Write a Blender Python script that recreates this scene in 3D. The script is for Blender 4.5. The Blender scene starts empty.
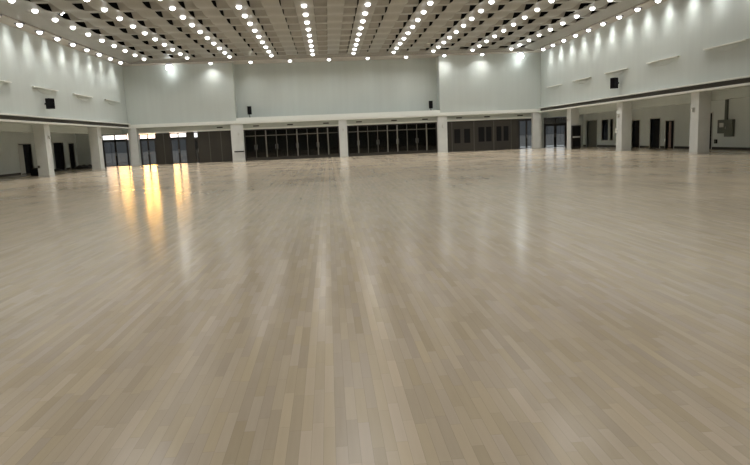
import bpy, bmesh, math
from mathutils import Vector, Matrix

SC = bpy.context.scene
COL = SC.collection
PI = math.pi

# ------------------------------------------------------------------ camera
cam_d = bpy.data.cameras.new('camera')
cam_d.sensor_fit = 'HORIZONTAL'
cam_d.sensor_width = 36
cam_d.lens = 625.5 * 36 / 750
cam_d.clip_end = 1000
cam = bpy.data.objects.new('camera', cam_d)
COL.objects.link(cam)
Fw = Vector((0.06728937, 0.98656847, -0.14884484))
Rt = Vector((0.99639255, -0.07417887, -0.04122354))
Up = Vector((0.05171098, 0.14553399, 0.98800093))
M3 = Matrix((Rt, Up, -Fw)).transposed()
cam.matrix_world = Matrix.Translation((0, 0, 1.5)) @ M3.to_4x4()
SC.camera = cam

# ------------------------------------------------------------------ exposure
SC.view_settings.view_transform = 'Standard'
SC.view_settings.look = 'None'
SC.view_settings.gamma = 1
SC.view_settings.use_curve_mapping = False
SC.view_settings.exposure = 0.13

# ------------------------------------------------------------------ sky: grey dusk with a low warm sunset glow
world = bpy.data.worlds.new('world')
SC.world = world
world.use_nodes = True
nt = world.node_tree
nt.nodes.clear()
N = nt.nodes.new
L = nt.links.new
out = N('ShaderNodeOutputWorld')
bg = N('ShaderNodeBackground')
tc = N('ShaderNodeTexCoord')
sep = N('ShaderNodeSeparateXYZ')
L(tc.outputs['Generated'], sep.inputs[0])
GX, GZ = -0.276, 0.058       # direction tangent of the sunset, left of the hall's axis


def wmath(op, a, b=None):
    n = N('ShaderNodeMath')
    n.operation = op
    for i, v in enumerate((a, b)):
        if v is None:
            continue
        if isinstance(v, (int, float)):
            n.inputs[i].default_value = v
        else:
            L(v, n.inputs[i])
    return n.outputs[0]


ymax = wmath('MAXIMUM', sep.outputs['Y'], 0.02)
tx = wmath('DIVIDE', wmath('SUBTRACT', wmath('DIVIDE', sep.outputs['X'], ymax), GX), 0.036)
tz = wmath('DIVIDE', wmath('SUBTRACT', wmath('DIVIDE', sep.outputs['Z'], ymax), GZ), 0.021)
r2 = wmath('ADD', wmath('MULTIPLY', tx, tx), wmath('MULTIPLY', tz, tz))
glow = wmath('EXPONENT', wmath('MULTIPLY', r2, -0.8))
glow = wmath('MULTIPLY', glow, wmath('GREATER_THAN', sep.outputs['Y'], 0.05))
mixc = N('ShaderNodeVectorMath')
mixc.operation = 'SCALE'
mixc.inputs[0].default_value = (62.0, 29.0, 4.2)
L(glow, mixc.inputs['Scale'])
addc = N('ShaderNodeVectorMath')
addc.operation = 'ADD'
addc.inputs[1].default_value = (1.5, 1.52, 1.5)
hz = wmath('DIVIDE', wmath('DIVIDE', sep.outputs['Z'], ymax), 0.022)
hz = wmath('EXPONENT', wmath('MULTIPLY', wmath('MULTIPLY', hz, hz), -1.0))
hz = wmath('MULTIPLY', hz, wmath('EXPONENT', wmath('MULTIPLY', wmath('MULTIPLY', tx, tx), -.25)))
hzc = N('ShaderNodeVectorMath')
hzc.operation = 'SCALE'
hzc.inputs[0].default_value = (3.5, 3.3, 3.6)
L(hz, hzc.inputs['Scale'])
ad0 = N('ShaderNodeVectorMath')
L(mixc.outputs[0], ad0.inputs[0])
L(hzc.outputs[0], ad0.inputs[1])
L(ad0.outputs[0], addc.inputs[0])
L(addc.outputs[0], bg.inputs['Color'])
L(bg.outputs[0], out.inputs[0])

# ------------------------------------------------------------------ light levels
LAMP_EMIT = 7.0       # glowing lenses of the downlights
SPOT_W = 150.0         # beam of one downlight
WALL_W = 17.0          # beam of a border lamp on the wall
FAR_LAMP_W = 380.0      # lamps of the ceiling part behind the camera

H = 8.40               # flat ceiling border
HF = 8.70              # wavy ceiling field
XL, XR, YB = -17.02, 19.16, 55.85
AXL, AXR, YE = -21.6, 23.2, 56.1
YN = -8.0              # wall behind the camera
LAMP_X = [-14.45 + 3.389 * k for k in range(10)]
LAMP_Y = [53.72 - 2.38 * k for k in range(10)]   # on the hall's axis; rows run slightly askew
SKEW = .035

# lamps over the part of the hall behind and above the camera (out of the frame)
ld = bpy.data.lights.new('ceiling_lamp', 'SPOT')
ld.spot_size = math.radians(150)
ld.spot_blend = 1.0
ld.shadow_soft_size = 1.0
ld.energy = FAR_LAMP_W
ld.color = (1.0, 0.98, 0.95)
for i in range(5):
    for j in range(7):
        lo = bpy.data.objects.new('ceiling_lamp', ld)
        lo.location = (LAMP_X[0] + 3.36 * (2 * i + 0.5), 28.2 - 5.0 * j, HF - 0.2)
        COL.objects.link(lo)


# ------------------------------------------------------------------ materials
def newmat(name, col=(.5, .5, .5), rough=.6, metal=0.0, spec=0.5):
    m = bpy.data.materials.new(name)
    m.use_nodes = True
    b = m.node_tree.nodes['Principled BSDF']
    b.inputs['Base Color'].default_value = (*col, 1)
    b.inputs['Roughness'].default_value = rough
    b.inputs['Metallic'].default_value = metal
    b.inputs['Specular IOR Level'].default_value = spec
    return m


def mottled(name, col, var=0.05, scale=(1, 1, 1), rough=.6, detail=3):
    """a paint with a faint unevenness of its own"""
    m = newmat(name, col, rough)
    t = m.node_tree
    b = t.nodes['Principled BSDF']
    g = t.nodes.new('ShaderNodeNewGeometry')
    mp = t.nodes.new('ShaderNodeMapping')
    mp.inputs['Scale'].default_value = scale
    no = t.nodes.new('ShaderNodeTexNoise')
    no.inputs['Scale'].default_value = 1.0
    no.inputs['Detail'].default_value = detail
    ra = t.nodes.new('ShaderNodeMapRange')
    ra.inputs['To Min'].default_value = 1 - var
    ra.inputs['To Max'].default_value = 1 + var
    ra.inputs['From Min'].default_value = .3
    ra.inputs['From Max'].default_value = .7
    sc = t.nodes.new('ShaderNodeVectorMath')
    sc.operation = 'SCALE'
    sc.inputs[0].default_value = col
    t.links.new(g.outputs['Position'], mp.inputs[0])
    t.links.new(mp.outputs[0], no.inputs['Vector'])
    t.links.new(no.outputs['Fac'], ra.inputs['Value'])
    t.links.new(ra.outputs[0], sc.inputs['Scale'])
    t.links.new(sc.outputs[0], b.inputs['Base Color'])
    return m


MAT = {}
MAT['wall'] = mottled('wall_paint', (.50, .54, .51), .025, (2.2, 2.2, .15), .65)
MAT['alcove'] = mottled('alcove_paint', (.72, .77, .75), .03, (1, 1, .5), .7)
MAT['trim'] = newmat('cornice_white', (.74, .75, .70), .45)
MAT['slot'] = newmat('slot_dark', (.05, .045, .035), .6)
MAT['pillar'] = mottled('pillar_white', (.66, .68, .66), .04, (2, 2, 2), .5)
MAT['soffit'] = mottled('soffit_beige', (.50, .465, .42), .04, (1, 1, 1), .55)
MAT['field'] = mottled('ceiling_panel', (.32, .312, .28), .05, (3, .7, 3), .42)
MAT['plenum'] = newmat('plenum_black', (.006, .006, .006), .95, spec=.1)
MAT['frame'] = newmat('bronze_frame', (.035, .032, .03), .4, .3)
MAT['seam'] = newmat('seam_strip', (.085, .08, .065), .6)
MAT['greyframe'] = newmat('grey_frame', (.17, .162, .14), .45, .3)
MAT['brown'] = mottled('dark_brown_panel', (.032, .028, .021), .15, (1, 1, .4), .6)
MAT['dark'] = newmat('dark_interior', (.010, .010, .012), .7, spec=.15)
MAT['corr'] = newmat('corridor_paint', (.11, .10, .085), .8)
MAT['black'] = newmat('black_plastic', (.006, .006, .007), .6, spec=.2)
MAT['cloth'] = newmat('black_speaker_cloth', (.004, .004, .005), .9, spec=.1)
MAT['metal'] = newmat('steel', (.45, .45, .44), .35, .8)
MAT['greydoor'] = newmat('grey_door', (.19, .195, .165), .5)
MAT['palegrey'] = newmat('pale_grey_paint', (.62, .63, .60), .5)
MAT['pink'] = newmat('pinkish_board', (.42, .30, .26), .6)
MAT['panelbox'] = newmat('dark_green_grey_enamel', (.12, .135, .115), .5)
MAT['paving'] = mottled('paving', (.50, .50, .48), .08, (.5, .5, .5), .8)
MAT['asphalt'] = mottled('asphalt', (.055, .053, .048), .1, (.4, .4, .4), .85)
MAT['fence'] = mottled('render_grey', (.11, .115, .12), .06, (1, 1, 1), .8)
MAT['sheet'] = newmat('grey_sheet', (.20, .19, .165), .7)
MAT['cable'] = newmat('cable_black', (.02, .018, .018), .6)


def glass(name, tint, refl):
    m = bpy.data.materials.new(name)
    m.use_nodes = True
    t = m.node_tree
    t.nodes.clear()
    o = t.nodes.new('ShaderNodeOutputMaterial')
    mx = t.nodes.new('ShaderNodeMixShader')
    tr = t.nodes.new('ShaderNodeBsdfTransparent')
    gl = t.nodes.new('ShaderNodeBsdfGlossy')
    fr = t.nodes.new('ShaderNodeFresnel')
    fr.inputs['IOR'].default_value = refl
    tr.inputs['Color'].default_value = (*tint, 1)
    gl.inputs['Roughness'].default_value = .03
    gl.inputs['Color'].default_value = (.9, .9, .9, 1)
    t.links.new(fr.outputs[0], mx.inputs[0])
    t.links.new(tr.outputs[0], mx.inputs[1])
    t.links.new(gl.outputs[0], mx.inputs[2])
    t.links.new(mx.outputs[0], o.inputs[0])
    return m


MAT['glass'] = glass('clear_glass', (.86, .88, .88), 1.5)
MAT['smoke'] = glass('smoked_glass', (.62, .64, .66), 1.5)
MAT['tint'] = glass('tinted_glass', (.35, .34, .32), 1.5)


def emitter(name, col, s):
    m = bpy.data.materials.new(name)
    m.use_nodes = True
    t = m.node_tree
    t.nodes.clear()
    o = t.nodes.new('ShaderNodeOutputMaterial')
    e = t.nodes.new('ShaderNodeEmission')
    e.inputs['Color'].default_value = (*col, 1)
    e.inputs['Strength'].default_value = s
    t.links.new(e.outputs[0], o.inputs[0])
    return m


MAT['lamp'] = emitter('lamp_lens', (1.0, .985, .97), LAMP_EMIT)
MAT['washlamp'] = emitter('wall_wash_flare', (.95, 1.0, 1.0), 8.0)
MAT['ring'] = newmat('lamp_fringe', (.09, .085, .12), .4)  # dark violet tone paints the optical fringe around each glaring lamp


# wooden floor: narrow boards laid along the hall, each board with a tone of its own
def floor_material():
    m = newmat('maple_boards', rough=.2)
    t = m.node_tree
    b = t.nodes['Principled BSDF']
    n = t.nodes.new
    k = t.links.new

    def mth(op, a, bb=None, c=None):
        q = n('ShaderNodeMath')
        q.operation = op
        for i, v in enumerate((a, bb, c)):
            if v is None:
                continue
            if isinstance(v, (int, float)):
                q.inputs[i].default_value = v
            else:
                k(v, q.inputs[i])
        return q.outputs[0]

    def wn(a, c=None):
        q = n('ShaderNodeTexWhiteNoise')
        q.noise_dimensions = '2D'
        cb = n('ShaderNodeCombineXYZ')
        k(a, cb.inputs[0])
        if c is not None:
            if isinstance(c, (int, float)):
                cb.inputs[1].default_value = c
            else:
                k(c, cb.inputs[1])
        k(cb.outputs[0], q.inputs['Vector'])
        return q.outputs['Value']
    g = n('ShaderNodeNewGeometry')
    s = n('ShaderNodeSeparateXYZ')
    k(g.outputs['Position'], s.inputs[0])
    W, LB = 0.060, 0.46
    u = mth('DIVIDE', mth('ADD', s.outputs['X'], 40.0), W)
    row = mth('FLOOR', u)
    off = mth('MULTIPLY', wn(row, 3.3), 7.0)
    v = mth('ADD', mth('DIVIDE', s.outputs['Y'], LB), off)
    seg = mth('FLOOR', v)
    r1 = wn(row, seg)
    r2_ = wn(mth('ADD', row, 91.7), seg)
    rrow = wn(row, 17.1)
    big = mth('FLOOR', mth('DIVIDE', row, 5.0))
    rbig = wn(big, 5.5)
    # tone of one board
    tone = mth('ADD', mth('MULTIPLY', mth('SUBTRACT', r1, .5), .14), 1.0)
    tone = mth('ADD', tone, mth('MULTIPLY', mth('SUBTRACT', rrow, .5), .10))
    tone = mth('ADD', tone, mth('MULTIPLY', mth('SUBTRACT', rbig, .5), .07))
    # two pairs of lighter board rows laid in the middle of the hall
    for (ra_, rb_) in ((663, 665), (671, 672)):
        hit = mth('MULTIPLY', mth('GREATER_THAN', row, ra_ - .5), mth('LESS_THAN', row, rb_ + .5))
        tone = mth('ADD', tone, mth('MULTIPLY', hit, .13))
    # grain and wide cloudy wear
    mp = n('ShaderNodeMapping')
    mp.inputs['Scale'].default_value = (40, 2.5, 1)
    k(g.outputs['Position'], mp.inputs[0])
    gr = n('ShaderNodeTexNoise')
    gr.inputs['Scale'].default_value = 1
    gr.inputs['Detail'].default_value = 3
    k(mp.outputs[0], gr.inputs['Vector'])
    tone = mth('ADD', tone, mth('MULTIPLY', mth('SUBTRACT', gr.outputs['Fac'], .5), .12))
    cl = n('ShaderNodeTexNoise')
    cl.inputs['Scale'].default_value = .35
    cl.inputs['Detail'].default_value = 3
    k(g.outputs['Position'], cl.inputs['Vector'])
    tone = mth('ADD', tone, mth('MULTIPLY', mth('SUBTRACT', cl.outputs['Fac'], .5), .22))
    # seams
    fu = mth('FRACT', u)
    fv = mth('FRACT', v)
    su = mth('LESS_THAN', mth('MINIMUM', fu, mth('SUBTRACT', 1.0, fu)), .018)
    sv = mth('LESS_THAN', mth('MINIMUM', fv, mth('SUBTRACT', 1.0, fv)), .0025)
    seam = mth('MAXIMUM', su, sv)
    tone = mth('MULTIPLY', tone, mth('SUBTRACT', 1.0, mth('MULTIPLY', seam, .22)))
    mc = n('ShaderNodeMix')
    mc.data_type = 'RGBA'
    k(r2_, mc.inputs['Factor'])
    mc.inputs[6].default_value = (.515, .43, .30, 1)
    mc.inputs[7].default_value = (.535, .455, .355, 1)
    sc_ = n('ShaderNodeVectorMath')
    sc_.operation = 'SCALE'
    k(mc.outputs[2], sc_.inputs[0])
    k(tone, sc_.inputs['Scale'])
    k(sc_.outputs[0], b.inputs['Base Color'])
    ro = n('ShaderNodeMapRange')
    ro.inputs['From Min'].default_value = .3
    ro.inputs['From Max'].default_value = .7
    ro.inputs['To Min'].default_value = .16
    ro.inputs['To Max'].default_value = .20
    k(cl.outputs['Fac'], ro.inputs['Value'])
    k(ro.outputs[0], b.inputs['Roughness'])
    b.inputs['Specular IOR Level'].default_value = .45
    return m


MAT['floor'] = floor_material()


# ------------------------------------------------------------------ mesh helpers
class MB:
    def __init__(self):
        self.bm = bmesh.new()

    def box(self, x0, x1, y0, y1, z0, z1, mat=0):
        vs = [self.bm.verts.new(p) for p in
              ((x0, y0, z0), (x1, y0, z0), (x1, y1, z0), (x0, y1, z0),
               (x0, y0, z1), (x1, y0, z1), (x1, y1, z1), (x0, y1, z1))]
        for f in ((0, 3, 2, 1), (4, 5, 6, 7), (0, 1, 5, 4), (1, 2, 6, 5), (2, 3, 7, 6), (3, 0, 4, 7)):
            fc = self.bm.faces.new([vs[i] for i in f])
            fc.material_index = mat
        return self

    def prism(self, pts, axis, a, b):
        """extrude a 2-D outline along an axis from a to b"""
        def P(p, t):
            return {'x': (t, p[0], p[1]), 'y': (p[0], t, p[1]), 'z': (p[0], p[1], t)}[axis]
        A = [self.bm.verts.new(P(p, a)) for p in pts]
        B = [self.bm.verts.new(P(p, b)) for p in pts]
        n = len(pts)
        self.bm.faces.new(A)
        self.bm.faces.new(B[::-1])
        for i in range(n):
            self.bm.faces.new((A[i], B[i], B[(i + 1) % n], A[(i + 1) % n]))
        return self

    def lathe(self, prof, n=24, c=(0, 0, 0), closed=False):
        rings = []
        for r, z in prof:
            if r < 1e-6:
                rings.append([self.bm.verts.new((c[0], c[1], c[2] + z))])
            else:
                rings.append([self.bm.verts.new((c[0] + r * math.cos(2 * PI * i / n), c[1] + r * math.sin(2 * PI * i / n), c[2] + z)) for i in range(n)])
        pairs = list(zip(rings, rings[1:]))
        if closed:
            pairs.append((rings[-1], rings[0]))
        for A, B in pairs:
            for i in range(n):
                j = (i + 1) % n
                if len(A) == 1 and len(B) == 1:
                    continue
                if len(A) == 1:
                    self.bm.faces.new((A[0], B[j], B[i]))
                elif len(B) == 1:
                    self.bm.faces.new((A[i], A[j], B[0]))
                else:
                    self.bm.faces.new((A[i], A[j], B[j], B[i]))
        return self

    def tube(self, pts, r, n=8):
        prev = None
        rings = []
        for i, p in enumerate(pts):
            p = Vector(p)
            d = (Vector(pts[min(i + 1, len(pts) - 1)]) - Vector(pts[max(i - 1, 0)])).normalized()
            a = Vector((0, 0, 1)) if abs(d.z) < .9 else Vector((1, 0, 0))
            s = d.cross(a).normalized()
            t = d.cross(s)
            rings.append([self.bm.verts.new(p + r * (math.cos(2 * PI * k / n) * s + math.sin(2 * PI * k / n) * t)) for k in range(n)])
        for A, B in zip(rings, rings[1:]):
            for k in range(n):
                self.bm.faces.new((A[k], A[(k + 1) % n], B[(k + 1) % n], B[k]))
        self.bm.faces.new(rings[0])
        self.bm.faces.new(rings[-1][::-1])
        return self

    def build(self, name, mats, parent=None, smooth=False, bevel=0):
        if bevel:
            bmesh.ops.bevel(self.bm, geom=list(self.bm.edges), offset=bevel, segments=2, affect='EDGES', profile=.5)
        bmesh.ops.recalc_face_normals(self.bm, faces=list(self.bm.faces))
        me = bpy.data.meshes.new(name)
        self.bm.to_mesh(me)
        self.bm.free()
        if not isinstance(mats, (list, tuple)):
            mats = [mats]
        for m in mats:
            me.materials.append(MAT[m])
        if smooth:
            for p in me.polygons:
                p.use_smooth = True
        o = bpy.data.objects.new(name, me)
        COL.objects.link(o)
        if parent:
            o.parent = parent
        return o


def empty(name, loc, rz=0):
    o = bpy.data.objects.new(name, None)
    o.empty_display_size = .2
    o.location = loc
    o.rotation_euler.z = rz
    COL.objects.link(o)
    return o


def tag(o, label, cat, group=None):
    o['label'] = label
    o['category'] = cat
    if group:
        o['group'] = group
    return o


def struct(o, label=None, cat=None):
    o['kind'] = 'structure'
    if label:
        o['label'] = label
    if cat:
        o['category'] = cat
    return o


def copy_tree(src, loc, label, group=None):
    # a thing with its parts (and its lamp)
    r = src.copy()
    COL.objects.link(r)
    r.location = loc
    r['label'] = label
    if group:
        r['group'] = group
    for ch in src.children:
        c = ch.copy()
        COL.objects.link(c)
        c.parent = r
    return r


# ================================================================== STRUCTURE
b = MB().box(AXL - .3, AXR + .3, YN - .3, YE + .12, -.2, 0)
struct(b.build('floor', 'floor'), 'pale maple board floor of the empty hall', 'floor')

b = MB().box(-170, 200, YE + .12, 400, -.25, -.03)
struct(b.build('ground', 'asphalt'), 'dark asphalt outside the far glass doors', 'ground')
b = MB().box(12, 40, YE + .13, 66, -.03, -.01)
struct(b.build('ground', 'paving'), 'pale paving right outside the right glass doors', 'ground')

# side walls: solid upper part above the openings, lintel set back behind the pillars
HT = 10.4
b = MB().box(XL - .95, XL, YN, YB, 3.17, HT)
b.box(XL - .95, XL - .65, YN, YE, 2.72, 3.17)
b.box(XL - .95, XL - .65, YB, YE, 3.17, HT)
struct(b.build('wall_left', 'wall'), 'pale grey-green left upper wall over the openings', 'wall')
b = MB().box(XR, XR + .95, YN, YB, 3.17, HT)
b.box(XR + .65, XR + .95, YN, YE, 2.70, 3.17)
b.box(XR + .65, XR + .95, YB, YE, 3.17, HT)
struct(b.build('wall_right', 'wall'), 'pale grey-green right upper wall over the openings', 'wall')

# back wall with a shallow recess in the middle
RX0, RX1, RY = -7.85, 10.03, 57.15
struct(MB().box(XL, RX0, YB, RY + .3, 3.2, HT).build('wall_back', 'wall'), 'projecting upper far wall on the left of the recess', 'wall')
struct(MB().box(RX1, XR, YB, RY + .3, 3.2, HT).build('wall_back', 'wall'), 'projecting upper far wall on the right of the recess', 'wall')
struct(MB().box(RX0, RX1, RY, RY + .3, 3.5, HT).build('wall_back', 'wall'), 'broad recessed middle part of the upper far wall', 'wall')
struct(MB().box(RX0, RX1, YB, RY, 3.2, 3.5).build('trim_5', 'wall'), 'ledge floor of the far wall recess', 'ledge')
struct(MB().box(RX0, RX1, YB - .02, YB + .14, 3.5, 3.74).build('trim_4', 'trim'), 'low parapet in front of the far wall recess', 'parapet')
b = MB()
b.box(XL, XR, 56.0, YE + .12, 2.70, 3.2)         # lintel over the doors
b.box(-19.45, -16.3, YE, YE + .12, 2.75, 3.2)
b.box(-17.2, -16.3, YE, YE + .12, 0, 2.75)
b.box(18.7, 19.5, YE, YE + .12, 0, 2.72)
b.box(18.7, 21.65, YE, YE + .12, 2.72, 3.2)
struct(b.build('wall_back', 'wall'), 'far wall lintel above the glass doors', 'wall')

b = MB().box(AXL - .3, AXR + .3, YN - .3, YN, 0, HT)
struct(b.build('wall_front', 'wall'), 'end wall of the hall opposite the glass doors', 'wall')

struct(MB().box(AXL, -19.45, YE, YE + .12, 0, 3.0).build('wall_back', 'alcove'), 'end wall of the left side aisle', 'wall')
struct(MB().box(21.65, AXR, YE, YE + .12, 0, 3.0).build('wall_back', 'alcove'), 'end wall of the right side aisle', 'wall')

# outer walls of the side aisles with door and window holes


def outer_wall(name, x0, x1, holes, label, zmax=3.0):
    bb = MB()
    y = YN
    for (y0, y1, z0, z1) in sorted(holes):
        bb.box(x0, x1, y, y0, 0, zmax)
        bb.box(x0, x1, y0, y1, z1, zmax)
        if z0 > 0:
            bb.box(x0, x1, y0, y1, 0, z0)
        y = y1
    bb.box(x0, x1, y, YE + .12, 0, zmax)
    return struct(bb.build(name, 'alcove'), label, 'wall')


LH = [(45.85, 47.75, 0, 2.12), (51.5, 53.35, 0, 2.2), (54.4, 55.5, 0, 2.12)]
RH = [(36.75, 37.8, 0, 2.17), (40.95, 42.0, 0, 1.84), (42.75, 44.1, 0, 2.06), (45.65, 46.85, 0, 2.03),
      (50.1, 50.6, .55, 2.24), (50.95, 52.2, .55, 2.24), (53.15, 55.3, 0, 2.24)]
outer_wall('wall_left', AXL - .3, AXL, LH, 'outer wall of the left side aisle with dark doorways')
outer_wall('wall_right', AXR, AXR + .3, RH, 'outer wall of the right side aisle with dark doorways')
b = MB().box(AXL - .3, XL - .95, YN, YE, 3.0, 3.15)
struct(b.build('ceiling', 'alcove'), 'low flat ceiling of the left side aisle', 'ceiling')
b = MB().box(XR + .95, AXR + .3, YN, YE, 3.0, 3.15)
struct(b.build('ceiling', 'alcove'), 'low flat ceiling of the right side aisle', 'ceiling')

# dark rooms behind the doorways and behind the dark glass
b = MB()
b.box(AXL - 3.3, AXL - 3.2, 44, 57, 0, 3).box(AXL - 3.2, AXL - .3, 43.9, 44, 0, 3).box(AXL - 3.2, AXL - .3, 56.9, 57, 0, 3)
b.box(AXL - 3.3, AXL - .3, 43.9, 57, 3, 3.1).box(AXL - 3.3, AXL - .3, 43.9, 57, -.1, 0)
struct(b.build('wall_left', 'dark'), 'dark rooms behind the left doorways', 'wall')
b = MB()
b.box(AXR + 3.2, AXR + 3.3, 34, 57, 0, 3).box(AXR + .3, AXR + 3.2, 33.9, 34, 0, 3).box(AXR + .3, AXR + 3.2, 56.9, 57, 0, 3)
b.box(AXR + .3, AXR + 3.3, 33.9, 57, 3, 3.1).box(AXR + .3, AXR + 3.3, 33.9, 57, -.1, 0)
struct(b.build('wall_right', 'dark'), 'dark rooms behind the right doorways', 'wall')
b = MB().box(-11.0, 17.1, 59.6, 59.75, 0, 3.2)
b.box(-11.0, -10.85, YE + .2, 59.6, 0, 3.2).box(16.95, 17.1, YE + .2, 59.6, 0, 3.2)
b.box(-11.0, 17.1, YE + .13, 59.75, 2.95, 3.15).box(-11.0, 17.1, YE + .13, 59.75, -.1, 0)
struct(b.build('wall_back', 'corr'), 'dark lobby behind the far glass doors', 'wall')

# roof slab above the ceiling, hidden in the dark
b = MB().box(AXL - .3, AXR + .3, YN - .3, RY + .4, HT, HT + .2)
struct(b.build('ceiling', 'plenum'), 'black roof slab seen through the ceiling gaps', 'ceiling')
b = MB()
b.box(XL + .005, XL + .04, YN, YB, H + .12, HT - .01).box(XR - .04, XR - .005, YN, YB, H + .12, HT - .01)
b.box(XL, XR, YB - .04, YB - .005, H + .12, HT - .01)
struct(b.build('ceiling', 'plenum'), 'black lining of the space above the ceiling', 'ceiling')

# ceiling border: flat band along the walls, then a gentle slope up to the wavy field
FX0 = LAMP_X[0] - .5
FX1 = LAMP_X[9] + 1.2
FY1 = 54.72
BW = .95
b = MB()
bm = b.bm


def quad(pts, th=.06):
    lo = [bm.verts.new(p) for p in pts]
    hi = [bm.verts.new((p[0], p[1], p[2] + th)) for p in pts]
    bm.faces.new(lo)
    bm.faces.new(hi[::-1])
    for i in range(4):
        j = (i + 1) % 4
        bm.faces.new((lo[i], hi[i], hi[j], lo[j]))


quad([(XL, YN, H), (XL + BW, YN, H), (XL + BW, YB, H), (XL, YB, H)])
quad([(XR - BW, YN, H), (XR, YN, H), (XR, YB, H), (XR - BW, YB, H)])
quad([(XL + BW, YB - BW, H), (XR - BW, YB - BW, H), (XR - BW, YB, H), (XL + BW, YB, H)])
quad([(RX0, YB, H), (RX1, YB, H), (RX1, RY, H), (RX0, RY, H)])
struct(b.build('ceiling', 'soffit'), 'flat beige ceiling border along the walls', 'ceiling')
b = MB()
bm = b.bm
ZS = HF + .03
quad([(XL + BW, YN, H + .07), (FX0, YN, ZS), (FX0, FY1, ZS), (XL + BW, YB - BW, H + .07)])
quad([(XR - BW, YN, H + .07), (XR - BW, YB - BW, H + .07), (FX1, FY1, ZS), (FX1, YN, ZS)])
quad([(XL + BW, YB - BW, H + .07), (FX0, FY1, ZS), (FX1, FY1, ZS), (XR - BW, YB - BW, H + .07)])
struct(b.build('ceiling', 'field'), 'sloping strip between ceiling border and wavy panels', 'ceiling')

# wavy ceiling field: flat strips carrying the lamps, arched strips between them
PER = 2.38


def strip(bm, x0, x1, fn, y0=YN, y1=FY1, per=16, nx=3, th=.025):
    n = int((y1 - y0) / PER * per)
    rows = []
    for i in range(n + 1):
        y = y1 - (y1 - y0) * i / n
        z = fn(2 * PI * (y - 53.62 - SKEW * (x0 + x1) / 2) / PER)
        rows.append(([bm.verts.new((x0 + (x1 - x0) * j / nx, y, z)) for j in range(nx + 1)],
                     [bm.verts.new((x0 + (x1 - x0) * j / nx, y, z + th)) for j in range(nx + 1)]))
    for (A, A2), (B, B2) in zip(rows, rows[1:]):
        for j in range(nx):
            bm.faces.new((A[j], A[j + 1], B[j + 1], B[j]))
            bm.faces.new((A2[j], B2[j], B2[j + 1], A2[j + 1]))
        bm.faces.new((A[0], B[0], B2[0], A2[0]))
        bm.faces.new((A[nx], A2[nx], B2[nx], B[nx]))


b = MB()
for k in range(10):
    x = LAMP_X[k]
    strip(b.bm, x - .5, x + .5, lambda t: HF - .05 - .04 * math.cos(t), nx=1)
    if k < 9:
        strip(b.bm, x + 1.22, x + 2.14, lambda t: HF - .03 - .05 * math.cos(t), nx=1)
struct(b.build('ceiling', 'field', smooth=False), 'gently waved ceiling strips that carry the downlights', 'ceiling')
b = MB()
for k in range(10):
    x = LAMP_X[k]
    fn = lambda t: HF - .005 + .46 * ((math.cos(t) + .7) / 1.7) ** .55 if math.cos(t) > -.7 else HF - .005
    strip(b.bm, x + .5, x + 1.22, fn, nx=2)
    if k < 9:
        strip(b.bm, x + 2.14, x + 2.86, fn, nx=2)
struct(b.build('ceiling', 'field', smooth=False), 'strongly waved ceiling strips with dark lens-shaped gaps', 'ceiling')

# cornice: two pale lips with a dark air slot between them, along both side walls


def cornice(sgn, x, n, word):
    r = empty('trim_%d' % n, (x, 24, 3.17))
    struct(r, 'pale cornice with a dark slot along the %s wall' % word, 'cornice')
    w = .30

    def bx(a, d, y0, y1, z0, z1):
        q = MB()
        xs = sorted((sgn * a, sgn * d))
        q.box(xs[0], xs[1], y0 - 24, y1 - 24, z0, z1)
        return q
    bx(0, w, YN, YB - .3, .34, .42).build('upper_lip', 'trim', r)
    bx(0, .12, YN, YB - .3, .10, .34).build('dark_slot', 'slot', r)
    bx(0, w, YN, YB - .3, 0, .10).build('lower_lip', 'trim', r)
    return r


cornice(1, XL, 1, 'left')
cornice(-1, XR, 2, 'right')
b = MB().box(XL, XR, YB - .3, YB, 3.2, 3.42)
b.box(XL, XR, YB - .24, YB, 3.42, 3.50)
struct(b.build('trim_3', 'trim'), 'pale cornice across the far wall above the doors', 'cornice')

for i_, (a_, c_) in enumerate(((-16.3, -8.35), (-7.3, 1.0), (1.72, 9.75), (10.6, 18.35))):
    struct(MB().box(a_, c_, 55.93, 56.0, 2.70, 2.84).build('trim_%d' % (6 + i_), 'trim'), 'pale edge strip above an opening of the far wall', 'edge strip')
# skirting in the aisles
for n, (side, x0, x1, holes) in enumerate((('left', AXL, AXL + .02, LH), ('right', AXR - .02, AXR, RH))):
    b = MB()
    y = 20
    for h in sorted(holes):
        if h[2] > 0:
            continue
        b.box(x0, x1, y, h[0] - .08, 0, .14)
        y = h[1] + .08
    b.box(x0, x1, y, YE, 0, .14)
    struct(b.build('baseboard_%s' % side, 'slot'), 'dark skirting in the %s aisle' % side, 'skirting')

# ------------------------------------------------------------------ doors of the far wall
door_n = [0]


def door_root(x, y, label, cat='door'):
    door_n[0] += 1
    r = empty('door_%d' % door_n[0], (x, y, 0))
    return struct(r, label, cat)


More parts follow.
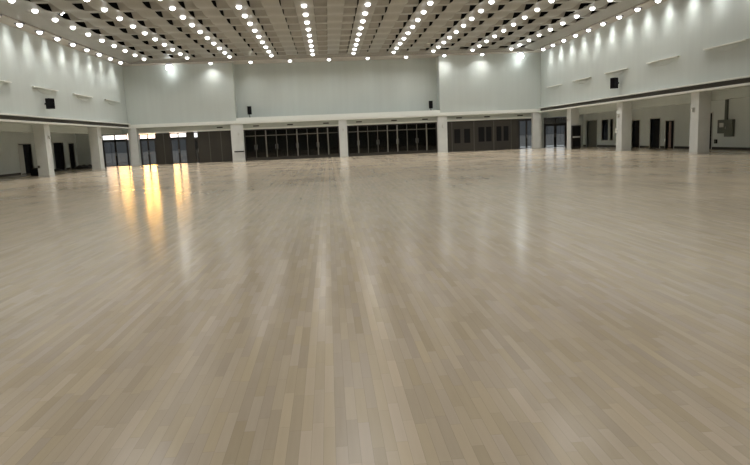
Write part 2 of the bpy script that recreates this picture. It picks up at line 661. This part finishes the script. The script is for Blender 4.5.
def glass_door(x0, x1, ztop, ztr, label, leaves=2, fw=.07, gl='glass', fm='frame', wide_centre=.16, y=YE - .04, zb=.02, pane_gl='glass'):
    """framed glass doors with a transom above"""
    r = door_root((x0 + x1) / 2, y, label)
    hw = (x1 - x0) / 2
    f = MB()
    f.box(-hw, -hw + fw, 0, .08, 0, ztop).box(hw - fw, hw, 0, .08, 0, ztop)
    f.box(-hw + fw, hw - fw, 0, .08, ztop - .08, ztop).box(-hw + fw, hw - fw, 0, .08, ztr - .06, ztr + .06)
    f.build('frame', fm, r)
    MB().box(-hw + fw, hw - fw, .03, .045, ztr + .06, ztop - .08).build('transom_pane', gl, r)
    if leaves > 1:
        MB().box(-.05, .05, .01, .029, ztr + .06, ztop - .08).build('transom_mullion', fm, r)
    lw = (2 * hw - 2 * fw) / leaves
    for i in range(leaves):
        a = -hw + fw + i * lw
        c = a + lw
        s = wide_centre / 2
        q = MB()
        q.box(a, a + s, .01, .06, zb, ztr - .06).box(c - s, c, .01, .06, zb, ztr - .06)
        q.box(a + s, c - s, .01, .06, ztr - .14, ztr - .06).box(a + s, c - s, .01, .06, zb, zb + .05)
        lf = q.build('door_leaf', fm, r)
        MB().box(a + s, c - s, .028, .04, zb + .05, ztr - .14).build('pane', pane_gl, lf)
        hx = (c - s / 2) if i % 2 == 0 else (a + s / 2)
        MB().tube([(hx, .01, .95), (hx, -.05, .95), (hx, -.05, 1.25), (hx, .01, 1.25)], .012, 6).build('handle', 'metal', lf)
    return r


glass_door(-19.4, -17.25, 2.75, 2.26, 'double glass door in the left aisle end with bright transom', pane_gl='smoke')
glass_door(-16.25, -14.85, 2.68, 2.25, 'double glass door beside the far left corner pillar, bright transom', pane_gl='smoke')
glass_door(-13.7, -12.2, 2.68, 2.25, 'double glass door between two dark panels, bright transom', pane_gl='smoke')
glass_door(-11.62, -11.27, 2.68, 2.1, 'very narrow bright glass strip beside the dark left panelling', leaves=1, wide_centre=.08, fw=.03, pane_gl='tint')
glass_door(17.15, 18.68, 2.68, 2.62, 'pale double glass door near the far right corner', fw=.06, gl='smoke', pane_gl='smoke')
glass_door(19.52, 21.63, 2.68, 2.08, 'black framed double glass door in the right aisle end', gl='tint', pane_gl='smoke', wide_centre=.24)


def panel_wall(x0, x1, mat, label, seams=(), lites=(), y=YE - .04, ztop=2.7):
    r = door_root((x0 + x1) / 2, y, label, 'panel')
    cx = (x0 + x1) / 2
    MB().box(x0 - cx, x1 - cx, 0, .1, 0, ztop).build('panel_board', mat, r)
    for s in seams:
        MB().box(s - cx - .03, s - cx + .03, -.02, 0, 0, ztop).build('cover_strip', 'seam', r)
    for (a, c, z0, z1) in lites:
        MB().box(a - cx, c - cx, -.015, 0, z0, z1).build('dark_lite', 'black', r)
    return r


panel_wall(-14.85, -13.7, 'brown', 'dark brown panel between the two bright left glass doors', (-14.2,))
panel_wall(-12.2, -11.62, 'brown', 'narrow dark brown panel left of the bright glass strip')
panel_wall(-11.27, -8.3, 'brown', 'wide dark brown panelling left of the broad pillar', (-10.3, -9.3))
panel_wall(10.65, 17.15, 'brown', 'long dark brown door panelling on the right of the far wall', (11.1, 13.1, 14.9, 16.5),
           ((11.3, 11.85, .75, 2.0), (12.2, 12.75, .75, 2.0), (13.5, 14.05, .8, 2.1), (14.2, 14.7, .8, 2.1), (15.15, 15.6, .8, 2.1), (15.8, 16.25, .8, 2.1)))


def dark_glazing(x0, x1, n, label, wide):
    """a run of dark glass doors between two pillars"""
    r = door_root((x0 + x1) / 2, YE - .06, label, 'glass doors')
    hw = (x1 - x0) / 2
    f = MB()
    f.box(-hw, -hw + .08, 0, .1, 0, 2.7).box(hw - .08, hw, 0, .1, 0, 2.7).box(-hw + .08, hw - .08, 0, .1, 2.6, 2.7)
    f.build('frame', 'frame', r)
    MB().box(-hw + .08, hw - .08, -.01, .08, 2.10, 2.18).build('transom_rail', 'seam', r)
    MB().box(-hw + .08, hw - .08, -.02, .08, 0, .25).build('kick_rail', 'brown', r)
    pw = 2 * (hw - .08) / n
    for i in range(n + 1):
        x = -hw + .08 + i * pw
        if 0 < i < n:
            ww = .055 if i in wide else .03
            MB().box(x - ww, x + ww, -.02, .08, .25, 2.6).build('mullion', 'greyframe' if i in wide else 'seam', r)
        if i < n:
            MB().box(x + .03, x + pw - .03, .02, .035, .25, 2.10).build('pane', 'tint', r)
            MB().box(x + .03, x + pw - .03, .02, .035, 2.18, 2.6).build('transom_pane', 'tint', r)
    for i in range(1, n, 2):
        x = -hw + .08 + i * pw
        for s in (-.1, .1):
            MB().tube([(x + s, .02, .95), (x + s, -.06, .95), (x + s, -.06, 1.35), (x + s, .02, 1.35)], .012, 6).build('handle', 'metal', r)
    return r


dark_glazing(-7.3, 1.0, 9, 'row of dark glass doors left of the middle pillar', (2, 5, 7, 8))
dark_glazing(1.72, 9.75, 9, 'row of dark glass doors right of the middle pillar', (1, 4, 5, 8))

# ------------------------------------------------------------------ doors of the side aisles


def aisle_door(side, y0, y1, z1, label, leaf='dark', opened=0.0, strip_=None):
    x = AXL if side < 0 else AXR
    s = 1 if side < 0 else -1
    r = door_root(x, (y0 + y1) / 2, label)
    hw = (y1 - y0) / 2
    f = MB()
    fr = .07
    xs = sorted((-s * .2, s * .03))
    f.box(xs[0], xs[1], -hw - fr, -hw, 0, z1 + fr).box(xs[0], xs[1], hw, hw + fr, 0, z1 + fr)
    f.box(xs[0], xs[1], -hw, hw, z1, z1 + fr)
    f.build('door_frame', 'palegrey', r)
    if leaf:
        if opened:
            # leaf swung into the room beyond
            xs = sorted((-s * .3, -s * (.3 + opened)))
            q = MB().box(xs[0], xs[1], -hw + .02, -hw + .06, .01, z1 - .02)
        else:
            xs = sorted((-s * .12, -s * .16))
            q = MB().box(xs[0], xs[1], -hw, hw, .01, z1 - .01)
        lf = q.build('door_leaf', leaf, r)
        if not opened:
            yy = hw - .1
            MB().tube([(-s * .12, yy, 1.0), (-s * .06, yy, 1.0), (-s * .06, yy - .12, 1.0)], .012, 6).build('handle', 'metal', lf)
    if strip_:
        a, c, m = strip_
        xs = sorted((-s * .10, -s * .118))
        MB().box(xs[0], xs[1], a, c, .05, z1 - .05).build('inner_board', m, r)
    return r


aisle_door(-1, 45.85, 47.75, 2.12, 'black doorway with one pale door leaf in the near left aisle', 'dark', 0, (-.75, -.05, 'palegrey'))
aisle_door(-1, 51.5, 53.35, 2.2, 'wide black doorway seen just past the nearest left pillar', 'dark')
aisle_door(-1, 54.4, 55.5, 2.12, 'narrow black doorway deepest in the left aisle', 'dark')
aisle_door(1, 36.75, 37.8, 2.17, 'dark door edge just behind the nearest right pillar', 'dark')
aisle_door(1, 40.95, 42.0, 1.84, 'low dark door with a pinkish upright board, right aisle', 'dark', 0, (.05, .32, 'pink'))
aisle_door(1, 42.75, 44.1, 2.06, 'black door with a white frame, middle of the right aisle', 'dark')
aisle_door(1, 45.65, 46.85, 2.03, 'black door right beside the second right pillar', 'dark')
aisle_door(1, 53.15, 55.3, 2.24, 'plain grey double door deepest in the right aisle', 'greydoor')


def aisle_window(n, y0, y1, z0, z1, label):
    r = empty('window_%d' % n, (AXR, (y0 + y1) / 2, z0))
    struct(r, label, 'window')
    hw = (y1 - y0) / 2
    h = z1 - z0
    f = MB()
    f.box(-.03, .15, -hw - .05, -hw, -.05, h + .05).box(-.03, .15, hw, hw + .05, -.05, h + .05)
    f.box(-.03, .15, -hw, hw, h, h + .05).box(-.03, .15, -hw, hw, -.05, 0)
    f.build('window_frame', 'palegrey', r)
    MB().box(.08, .09, -hw, hw, 0, h).build('pane', 'tint', r)


aisle_window(1, 50.95, 52.2, .55, 2.24, 'wider dark window in the right aisle wall')
aisle_window(2, 50.1, 50.6, .55, 2.24, 'narrow dark window in the right aisle wall')

# ------------------------------------------------------------------ outside
b = MB().box(-150, 5, 250, 251, -.03, 4.55)
b.box(-150, 5, 249.8, 251.2, 4.55, 4.8)
tag(b.build('boundary_wall', ['fence']), 'long low grey wall far outside the bright left glass doors', 'boundary wall')
b = MB().box(30, 190, 290, 300, -.03, 8.2)
b.box(29.6, 190.4, 289.6, 300.4, 8.2, 8.6)
tag(b.build('low_building', ['fence']), 'low flat-roofed grey building outside the far right glass doors', 'building')

# ================================================================== PILLARS


def pillar(x0, x1, y0, y1, label, zt=3.2, z0=0):
    r = empty('square_pillar', ((x0 + x1) / 2, (y0 + y1) / 2, 0))
    hx, hy = (x1 - x0) / 2, (y1 - y0) / 2
    MB().box(-hx, hx, -hy, hy, .1, zt).build('shaft', 'pillar', r, bevel=.012)
    MB().box(-hx - .012, hx + .012, -hy - .012, hy + .012, 0, .1).build('plinth', 'palegrey', r)
    return tag(r, label, 'pillar')


for (y0, y1, lab) in ((31.0, 31.8, 'white square pillar of the left row, outside the left picture edge'),
                      (39.6, 40.35, 'white square pillar nearest on the left side'),
                      (48.4, 49.2, 'white square pillar on the left between dark opening and glass door')):
    pillar(XL - .65, XL, y0, y1, lab, 3.17)
for (y0, y1, lab) in ((31.55, 32.3, 'white square pillar nearest on the right side'),
                      (40.1, 40.9, 'second white square pillar on the right side'),
                      (48.8, 49.6, 'white square pillar on the right beside the small dark cabinet')):
    pillar(XR, XR + .65, y0, y1, lab, 3.17)
for (x0, x1, lab) in ((-17.0, -16.3, 'grey-white pillar in the far left corner'),
                      (-8.35, -7.3, 'broad white pillar in the far wall with a dark bar'),
                      (1.0, 1.72, 'white pillar in the middle of the far wall'),
                      (9.75, 10.6, 'white pillar right of the dark glass doors'),
                      (18.35, 19.15, 'grey-white pillar in the far right corner')):
    pillar(x0, x1, 55.62, 56.0, lab, 3.2)

# small sconces near the pillar heads


def sconce(loc, rz, label):
    r = empty('wall_sconce', loc, rz)
    MB().box(-.07, .07, -.03, 0, -.12, .12).build('back_plate', 'palegrey', r, bevel=.005)
    MB().lathe([(0, -.1), (.05, -.1), (.075, .1), (0, .1)], 12, (0, -.10, 0)).build('shade', 'palegrey', r)
    return tag(r, label, 'sconce', 'sconces on the pillars')


sconce((XL, 39.98, 2.38), PI / 2, 'small pale sconce near the head of the nearest left pillar')
sconce((XL, 48.8, 2.38), PI / 2, 'small pale sconce on the second left pillar')
sconce((XR, 31.92, 2.28), -PI / 2, 'small pale sconce near the head of the nearest right pillar')
sconce((XR, 40.5, 2.3), -PI / 2, 'small pale sconce on the second right pillar')
sconce((XR, 49.2, 2.3), -PI / 2, 'small pale sconce on the third right pillar')
sconce((1.36, 55.62, 2.34), 0, 'small pale sconce on the middle pillar of the far wall')
sconce((10.17, 55.62, 2.34), 0, 'small pale sconce on the pillar right of the glass doors')
sconce((-7.7, 55.62, 2.34), 0, 'small pale sconce on the broad far pillar')

r = empty('fire_alarm_box', (XR, 40.8, 1.32), -PI / 2)
MB().box(-.09, .09, -.09, 0, -.12, .12).build('box_body', 'trim', r, bevel=.01)
MB().lathe([(0, 0), (.045, 0), (.035, .04), (0, .05)], 12, (0, -.05, .12)).build('signal_dome', 'trim', r)
tag(r, 'small white alarm box at the edge of the second right pillar', 'alarm box')

r = empty('barrier_bar', (-7.72, 55.6, .83))
MB().box(-.42, .42, -.14, -.08, -.035, .06).build('bar', 'black', r, bevel=.01)
MB().box(-.34, -.28, -.08, .02, -.03, .03).build('bracket', 'metal', r)
MB().box(.28, .34, -.08, .02, -.03, .03).build('bracket', 'metal', r)
tag(r, 'short black horizontal bar across the broad far pillar', 'bar')

# small dark cabinet by the third right pillar
r = empty('hydrant_cabinet', (19.53, 48.72, 0))
MB().box(-.36, .36, -.15, .07, .1, 1.85).build('cabinet_body', 'frame', r, bevel=.01)
MB().box(-.30, .30, -.165, -.15, 1.05, 1.75).build('upper_door', 'black', r)
MB().box(-.30, .30, -.165, -.15, .2, .85).build('lower_door', 'black', r)
MB().box(-.30, .30, -.18, -.15, .90, 1.0).build('middle_rail', 'palegrey', r)
MB().box(-.33, .33, -.12, .05, 0, .1).build('base', 'slot', r)
tag(r, 'tall dark cabinet with a pale middle rail against the third right pillar', 'cabinet')

# ------------------------------------------------------------------ electrical panel in the right aisle
r = empty('electrical_panel', (AXR - .005, 35.5, .75))
MB().box(-.18, 0, -.9, -.2, 0, .98).build('large_box', 'panelbox', r, bevel=.012)
MB().box(-.16, 0, -.2, .48, .2, .98).build('small_box', 'panelbox', r, bevel=.012)
MB().box(-.175, -.16, -.1, .28, .55, .80).build('pale_plate', 'palegrey', r)
MB().box(-.195, -.18, -.82, -.28, .08, .90).build('cover', 'panelbox', r)
MB().box(-.21, -.195, -.36, -.32, .45, .58).build('latch', 'metal', r)
MB().box(-.07, 0, -.26, -.02, .98, 2.24).build('cable_duct', 'panelbox', r)
tag(r, 'dark grey electrical boxes with a cable duct on the right aisle wall', 'electrical panel')
r = empty('socket_box', (AXR, 36.3, .47))
MB().box(-.06, 0, -.13, .13, -.12, .12).build('box_body', 'black', r, bevel=.01)
MB().box(-.075, -.06, -.07, .07, -.06, .06).build('cover_plate', 'panelbox', r)
tag(r, 'small black socket box low on the right aisle wall', 'socket')

# ------------------------------------------------------------------ things on the floor of the left aisle


def heap(name, cx, cy, lx, ly, h, mat, label, cat, seed=0):
    bb = MB()
    nx, ny = 14, 10
    vs = []
    for i in range(nx + 1):
        row = []
        for j in range(ny + 1):
            u, v = i / nx * 2 - 1, j / ny * 2 - 1
            e = max(0, 1 - u * u) ** .6 * max(0, 1 - v * v) ** .6
            w = .7 + .3 * math.sin(5 * u + 2.3 * v + seed) * math.cos(4 * v - u * 2 + seed * 2)
            row.append(bb.bm.verts.new((u * lx / 2 * (1 + .06 * math.sin(9 * v + seed)), v * ly / 2 * (1 + .08 * math.sin(7 * u + seed)), .004 + h * e * w)))
        vs.append(row)
    for i in range(nx):
        for j in range(ny):
            bb.bm.faces.new((vs[i][j], vs[i + 1][j], vs[i + 1][j + 1], vs[i][j + 1]))
    edge = [vs[i][0] for i in range(nx)] + [vs[nx][j] for j in range(ny)] + [vs[i][ny] for i in range(nx, 0, -1)] + [vs[0][j] for j in range(ny, 0, -1)]
    lo = [bb.bm.verts.new((v.co.x, v.co.y, 0)) for v in edge]
    for i in range(len(edge)):
        j = (i + 1) % len(edge)
        bb.bm.faces.new((edge[i], edge[j], lo[j], lo[i]))
    bb.bm.faces.new(lo)
    o = bb.build(name, mat, smooth=True)
    o.location = (cx, cy, 0)
    return tag(o, label, cat)


heap('folded_sheet', -19.9, 41.3, 1.1, 2.4, .10, 'sheet', 'flat grey sheet lying before the black doorway, left aisle', 'sheet', 1)
heap('cable_pile', -20.5, 54.6, 1.7, 1.4, .38, 'cable', 'low black heap on the floor deep in the left aisle', 'cable heap', 2)
heap('cable_pile', -21.15, 50.6, .8, 1.6, .22, 'cable', 'small black heap beside the wide black left doorway', 'cable heap', 4)
r = empty('equipment_box', (-18.95, 42.3, 0))
MB().box(-.28, .28, -.3, .3, .03, .42).build('box_body', 'black', r, bevel=.02)
MB().box(-.24, .24, -.26, .26, .42, .5).build('box_lid', 'slot', r, bevel=.02)
MB().box(-.25, .25, -.27, .27, 0, .03).build('base', 'cable', r)
MB().tube([(-.12, 0, .5), (-.12, 0, .57), (.12, 0, .57), (.12, 0, .5)], .015, 6).build('handle', 'metal', r)
tag(r, 'black equipment box on the floor next to the nearest left pillar', 'box')
r = empty('switch_plate', (XL - .56, 39.6, .62))
MB().box(-.07, .07, -.03, 0, -.08, .08).build('plate', 'greyframe', r, bevel=.005)
MB().box(-.02, .02, -.045, -.03, -.03, .03).build('switch_key', 'black', r)
tag(r, 'small dark switch on the side of the nearest left pillar', 'switch')

# ------------------------------------------------------------------ air nozzle hoods on the side walls


def hood(side, yc, ln, zz, label):
    x = XL if side < 0 else XR
    s = 1 if side < 0 else -1
    r = empty('air_outlet_hood', (x, yc, zz))
    bb = MB()
    pts = [(0, .0), (s * .14, -.0), (s * .14, -.06), (0, -.06)]
    bb.prism(pts, 'y', -ln / 2, ln / 2)
    bb.build('hood_shelf', 'trim', r)
    # curved cowl beneath
    bb = MB()
    n, m_ = 16, 5
    g = []
    for i in range(n + 1):
        u = i / n * 2 - 1
        dep = math.sqrt(max(0, 1 - u * u))
        g.append([bb.bm.verts.new((s * (.05 * dep * math.cos(j / m_ * PI / 2) + .004), u * ln * .32, -.06 - .30 * dep * math.sin(j / m_ * PI / 2))) for j in range(m_ + 1)])
    for i in range(n):
        for j in range(m_):
            bb.bm.faces.new((g[i][j], g[i + 1][j], g[i + 1][j + 1], g[i][j + 1]))
    bmesh.ops.remove_doubles(bb.bm, verts=list(bb.bm.verts), dist=1e-4)
    bb.build('cowl', 'wall', r, smooth=True)
    return tag(r, label, 'air outlet', 'air outlet hoods on the side walls')


for (yc, ln, w) in ((34.4, 3.3, 'air outlet hood cut by the left picture edge'),
                    (40.3, 3.4, 'air outlet hood above the left wall speaker'),
                    (46.2, 3.4, 'air outlet hood right of the left wall speaker'),
                    (52.3, 3.4, 'air outlet hood on the left wall closest to the corner')):
    hood(-1, yc, ln, 5.33, w)
for (yc, ln, w) in ((29.5, 3.3, 'air outlet hood on the right wall at the picture edge'),
                    (35.15, 3.4, 'air outlet hood on the right wall above the nearest pillar'),
                    (40.9, 3.3, 'air outlet hood above the right wall speaker'),
                    (46.6, 3.3, 'air outlet hood on the right wall left of the speaker'),
                    (52.3, 3.3, 'air outlet hood on the right wall closest to the corner')):
    hood(1, yc, ln, 5.25, w)

# ------------------------------------------------------------------ speakers


def speaker(name, loc, rz, w, d, h, label, foot=0):
    r = empty(name, loc, rz)
    bb = MB()
    pts = [(-w / 2, -d / 2), (w / 2, -d / 2), (w * .36, d / 2), (-w * .36, d / 2)]
    z0 = foot
    A = [bb.bm.verts.new((x, y, z0 + (.12 * h if foot else 0) * (1 if y > 0 else 0))) for x, y in pts]
    B = [bb.bm.verts.new((x, y, z0 + h)) for x, y in pts]
    bb.bm.faces.new(A)
    bb.bm.faces.new(B[::-1])
    for i in range(4):
        j = (i + 1) % 4
        bb.bm.faces.new((A[i], B[i], B[j], A[j]))
    bb.build('cabinet', 'black', r, bevel=.015)
    MB().box(-w * .44, w * .44, -d / 2 - .012, -d / 2 + .001, z0 + .04, z0 + h - .04).build('grille', 'cloth', r)
    if foot:
        MB().tube([(0, 0, .02), (0, 0, foot + .05)], .035, 8).build('foot_post', 'black', r)
        MB().box(-.12, .12, -.12, .12, 0, .02).build('foot_plate', 'black', r)
    else:
        MB().box(-.05, .05, d / 2 - .02, d / 2 + .17, h / 2 - .05, h / 2 + .05).build('wall_bracket', 'black', r)
    return tag(r, label, 'speaker')


speaker('wall_speaker', (XL + .42, 39.8, 4.06), PI / 2 - .35, .42, .36, .62, 'black box speaker mounted on the left wall')
speaker('wall_speaker', (XR - .42, 40.35, 4.06), -PI / 2 + .3, .42, .36, .68, 'black box speaker mounted on the right wall')
speaker('ledge_speaker', (-6.72, 56.45, 3.5), .15, .36, .32, .72, 'small black speaker on a post at the left of the far recess', .5)
speaker('ledge_speaker', (9.32, 56.45, 3.5), -.15, .36, .32, .68, 'small black speaker on a post at the right of the far recess', .42)

# ------------------------------------------------------------------ small dark vents in the lintel
vx = [-9.32, -6.19, -3.24, -.1, 2.81, 5.92, 8.69, 11.75, 14.29, 17.3]
ordw = ['first', 'second', 'third', 'fourth', 'fifth', 'sixth', 'seventh', 'eighth', 'ninth', 'tenth']
v0 = empty('slot_vent', (vx[0], 56.0, 2.99))
tag(v0, 'small dark slot vent above the far doors, first from left', 'vent', 'slot vents above the far doors')
MB().box(-.26, .26, -.03, .0, -.05, .05).build('vent_frame', 'greyframe', v0)
MB().box(-.23, .23, -.04, -.03, -.035, .035).build('vent_slats', 'black', v0)
for i in range(1, 10):
    copy_tree(v0, (vx[i], 56.0, 2.99), 'small dark slot vent above the far doors, %s from left' % ordw[i])

# ================================================================== DOWNLIGHTS
# lens: glowing dome swollen to take in the bloom; dark ring added as fringe
ell = [(0, .06)] + [(.145 * math.sin(a), -.06 + .12 * math.cos(a)) for a in [i / 10 * PI for i in range(1, 10)]] + [(0, -.18)]
d0 = empty('round_downlight', (LAMP_X[0], LAMP_Y[0] + SKEW * LAMP_X[0], HF - .05))
MB().lathe([(.13, -.03), (.25, -.03), (.27, -.01), (.27, .01), (.13, .01)], 24, closed=True).build('ring', 'ring', d0, smooth=True)
MB().lathe(ell, 24).build('lens', 'lamp', d0, smooth=True)
d0['category'] = 'downlight'
sd = bpy.data.lights.new('downlight_beam', 'SPOT')
sd.spot_size = math.radians(150)
sd.spot_blend = 1.0
sd.shadow_soft_size = .15
sd.energy = SPOT_W
sd.color = (1.0, .985, .96)
so = bpy.data.objects.new('downlight_beam', sd)
so.location = (0, 0, -.20)
COL.objects.link(so)
so.parent = d0
colw = ['first', 'second', 'third', 'fourth', 'fifth', 'sixth', 'seventh', 'eighth', 'ninth', 'tenth', 'eleventh', 'twelfth']
lx = LAMP_X
first = True
for k in range(10):
    for n in range(10):
        lab = 'round glowing downlight, %s from the far end in the %s lamp row from left' % (colw[n], colw[k])
        if first:
            d0['label'] = lab
            d0['group'] = 'downlights in the wavy ceiling'
            first = False
        else:
            copy_tree(d0, (lx[k], LAMP_Y[n] + SKEW * lx[k], HF - .05), lab)
# border lamps


def wall_beam(root, d, w, size=75):
    l = bpy.data.lights.new('wall_beam', 'SPOT')
    l.spot_size = math.radians(size)
    l.spot_blend = .9
    l.shadow_soft_size = .06
    l.energy = w
    l.color = (.97, 1.0, 1.0)
    o = bpy.data.objects.new('wall_beam', l)
    COL.objects.link(o)
    o.parent = root
    o.location = (0, 0, -.26)
    o.rotation_euler = Vector(d).to_track_quat('-Z', 'Y').to_euler()
    return o


BL = [53.0 - 2.38 * i for i in range(10)]
for i, y in enumerate(BL):
    c = copy_tree(d0, (-16.25, y, H), 'round glowing downlight in the left ceiling border, %s from the far end' % colw[i], 'downlights in the left ceiling border')
    wall_beam(c, (-.8, 0, -.30), WALL_W)
BR = [53.3 - 2.33 * i for i in range(12)]
for i, y in enumerate(BR):
    c = copy_tree(d0, (18.5, y, H), 'round glowing downlight in the right ceiling border, %s from the far end' % colw[i], 'downlights in the right ceiling border')
    wall_beam(c, (.66, 0, -.30), WALL_W)
bx_ = [-9.55 + 3.33 * i for i in range(8)]
for i, x in enumerate(bx_):
    yy = 55.25 if (x < RX0 or x > RX1) else 55.4
    copy_tree(d0, (x, yy, H), 'round glowing downlight in the far ceiling border, %s from left' % colw[i], 'downlights in the far ceiling border')
# two wall washers, lens enlarged and lowered to stand in for their flare
w0 = empty('wall_washer', (-13.0, 55.25, H))
MB().lathe([(.15, -.05), (.27, -.05), (.29, -.02), (.29, .0), (.15, .0)], 24, closed=True).build('ring', 'ring', w0, smooth=True)
MB().lathe([(0, -.06)] + [(.29 * math.sin(a), -.32 + .26 * math.cos(a)) for a in [i / 10 * PI for i in range(1, 10)]] + [(0, -.58)], 24).build('lens', 'washlamp', w0, smooth=True)
tag(w0, 'brighter lamp washing the far wall near the left corner', 'wall washer')
w1 = copy_tree(w0, (17.15, 55.25, H), 'brightest lamp washing the far wall near the right corner')
for w_ in (w0, w1):
    wall_beam(w_, (0, .6, -.30), 14, 110).location.z = -.62
# a pair of small fittings in a gap of the left ceiling
q = empty('spot_fitting', (LAMP_X[0] + .62, 35.9, HF + .05))
MB().lathe([(0, .1), (.07, .1), (.07, 0), (.06, -.02)], 12).build('can', 'palegrey', q)
MB().lathe([(.06, -.02), (.04, -.06), (0, -.07)], 12).build('lens', 'lamp', q, smooth=True)
tag(q, 'tiny spot lamp in a ceiling gap near the left wall, nearer', 'spot lamp')
copy_tree(q, (LAMP_X[0] + .95, 35.3, HF + .02), 'tiny spot lamp in a ceiling gap near the left wall, beside its twin')
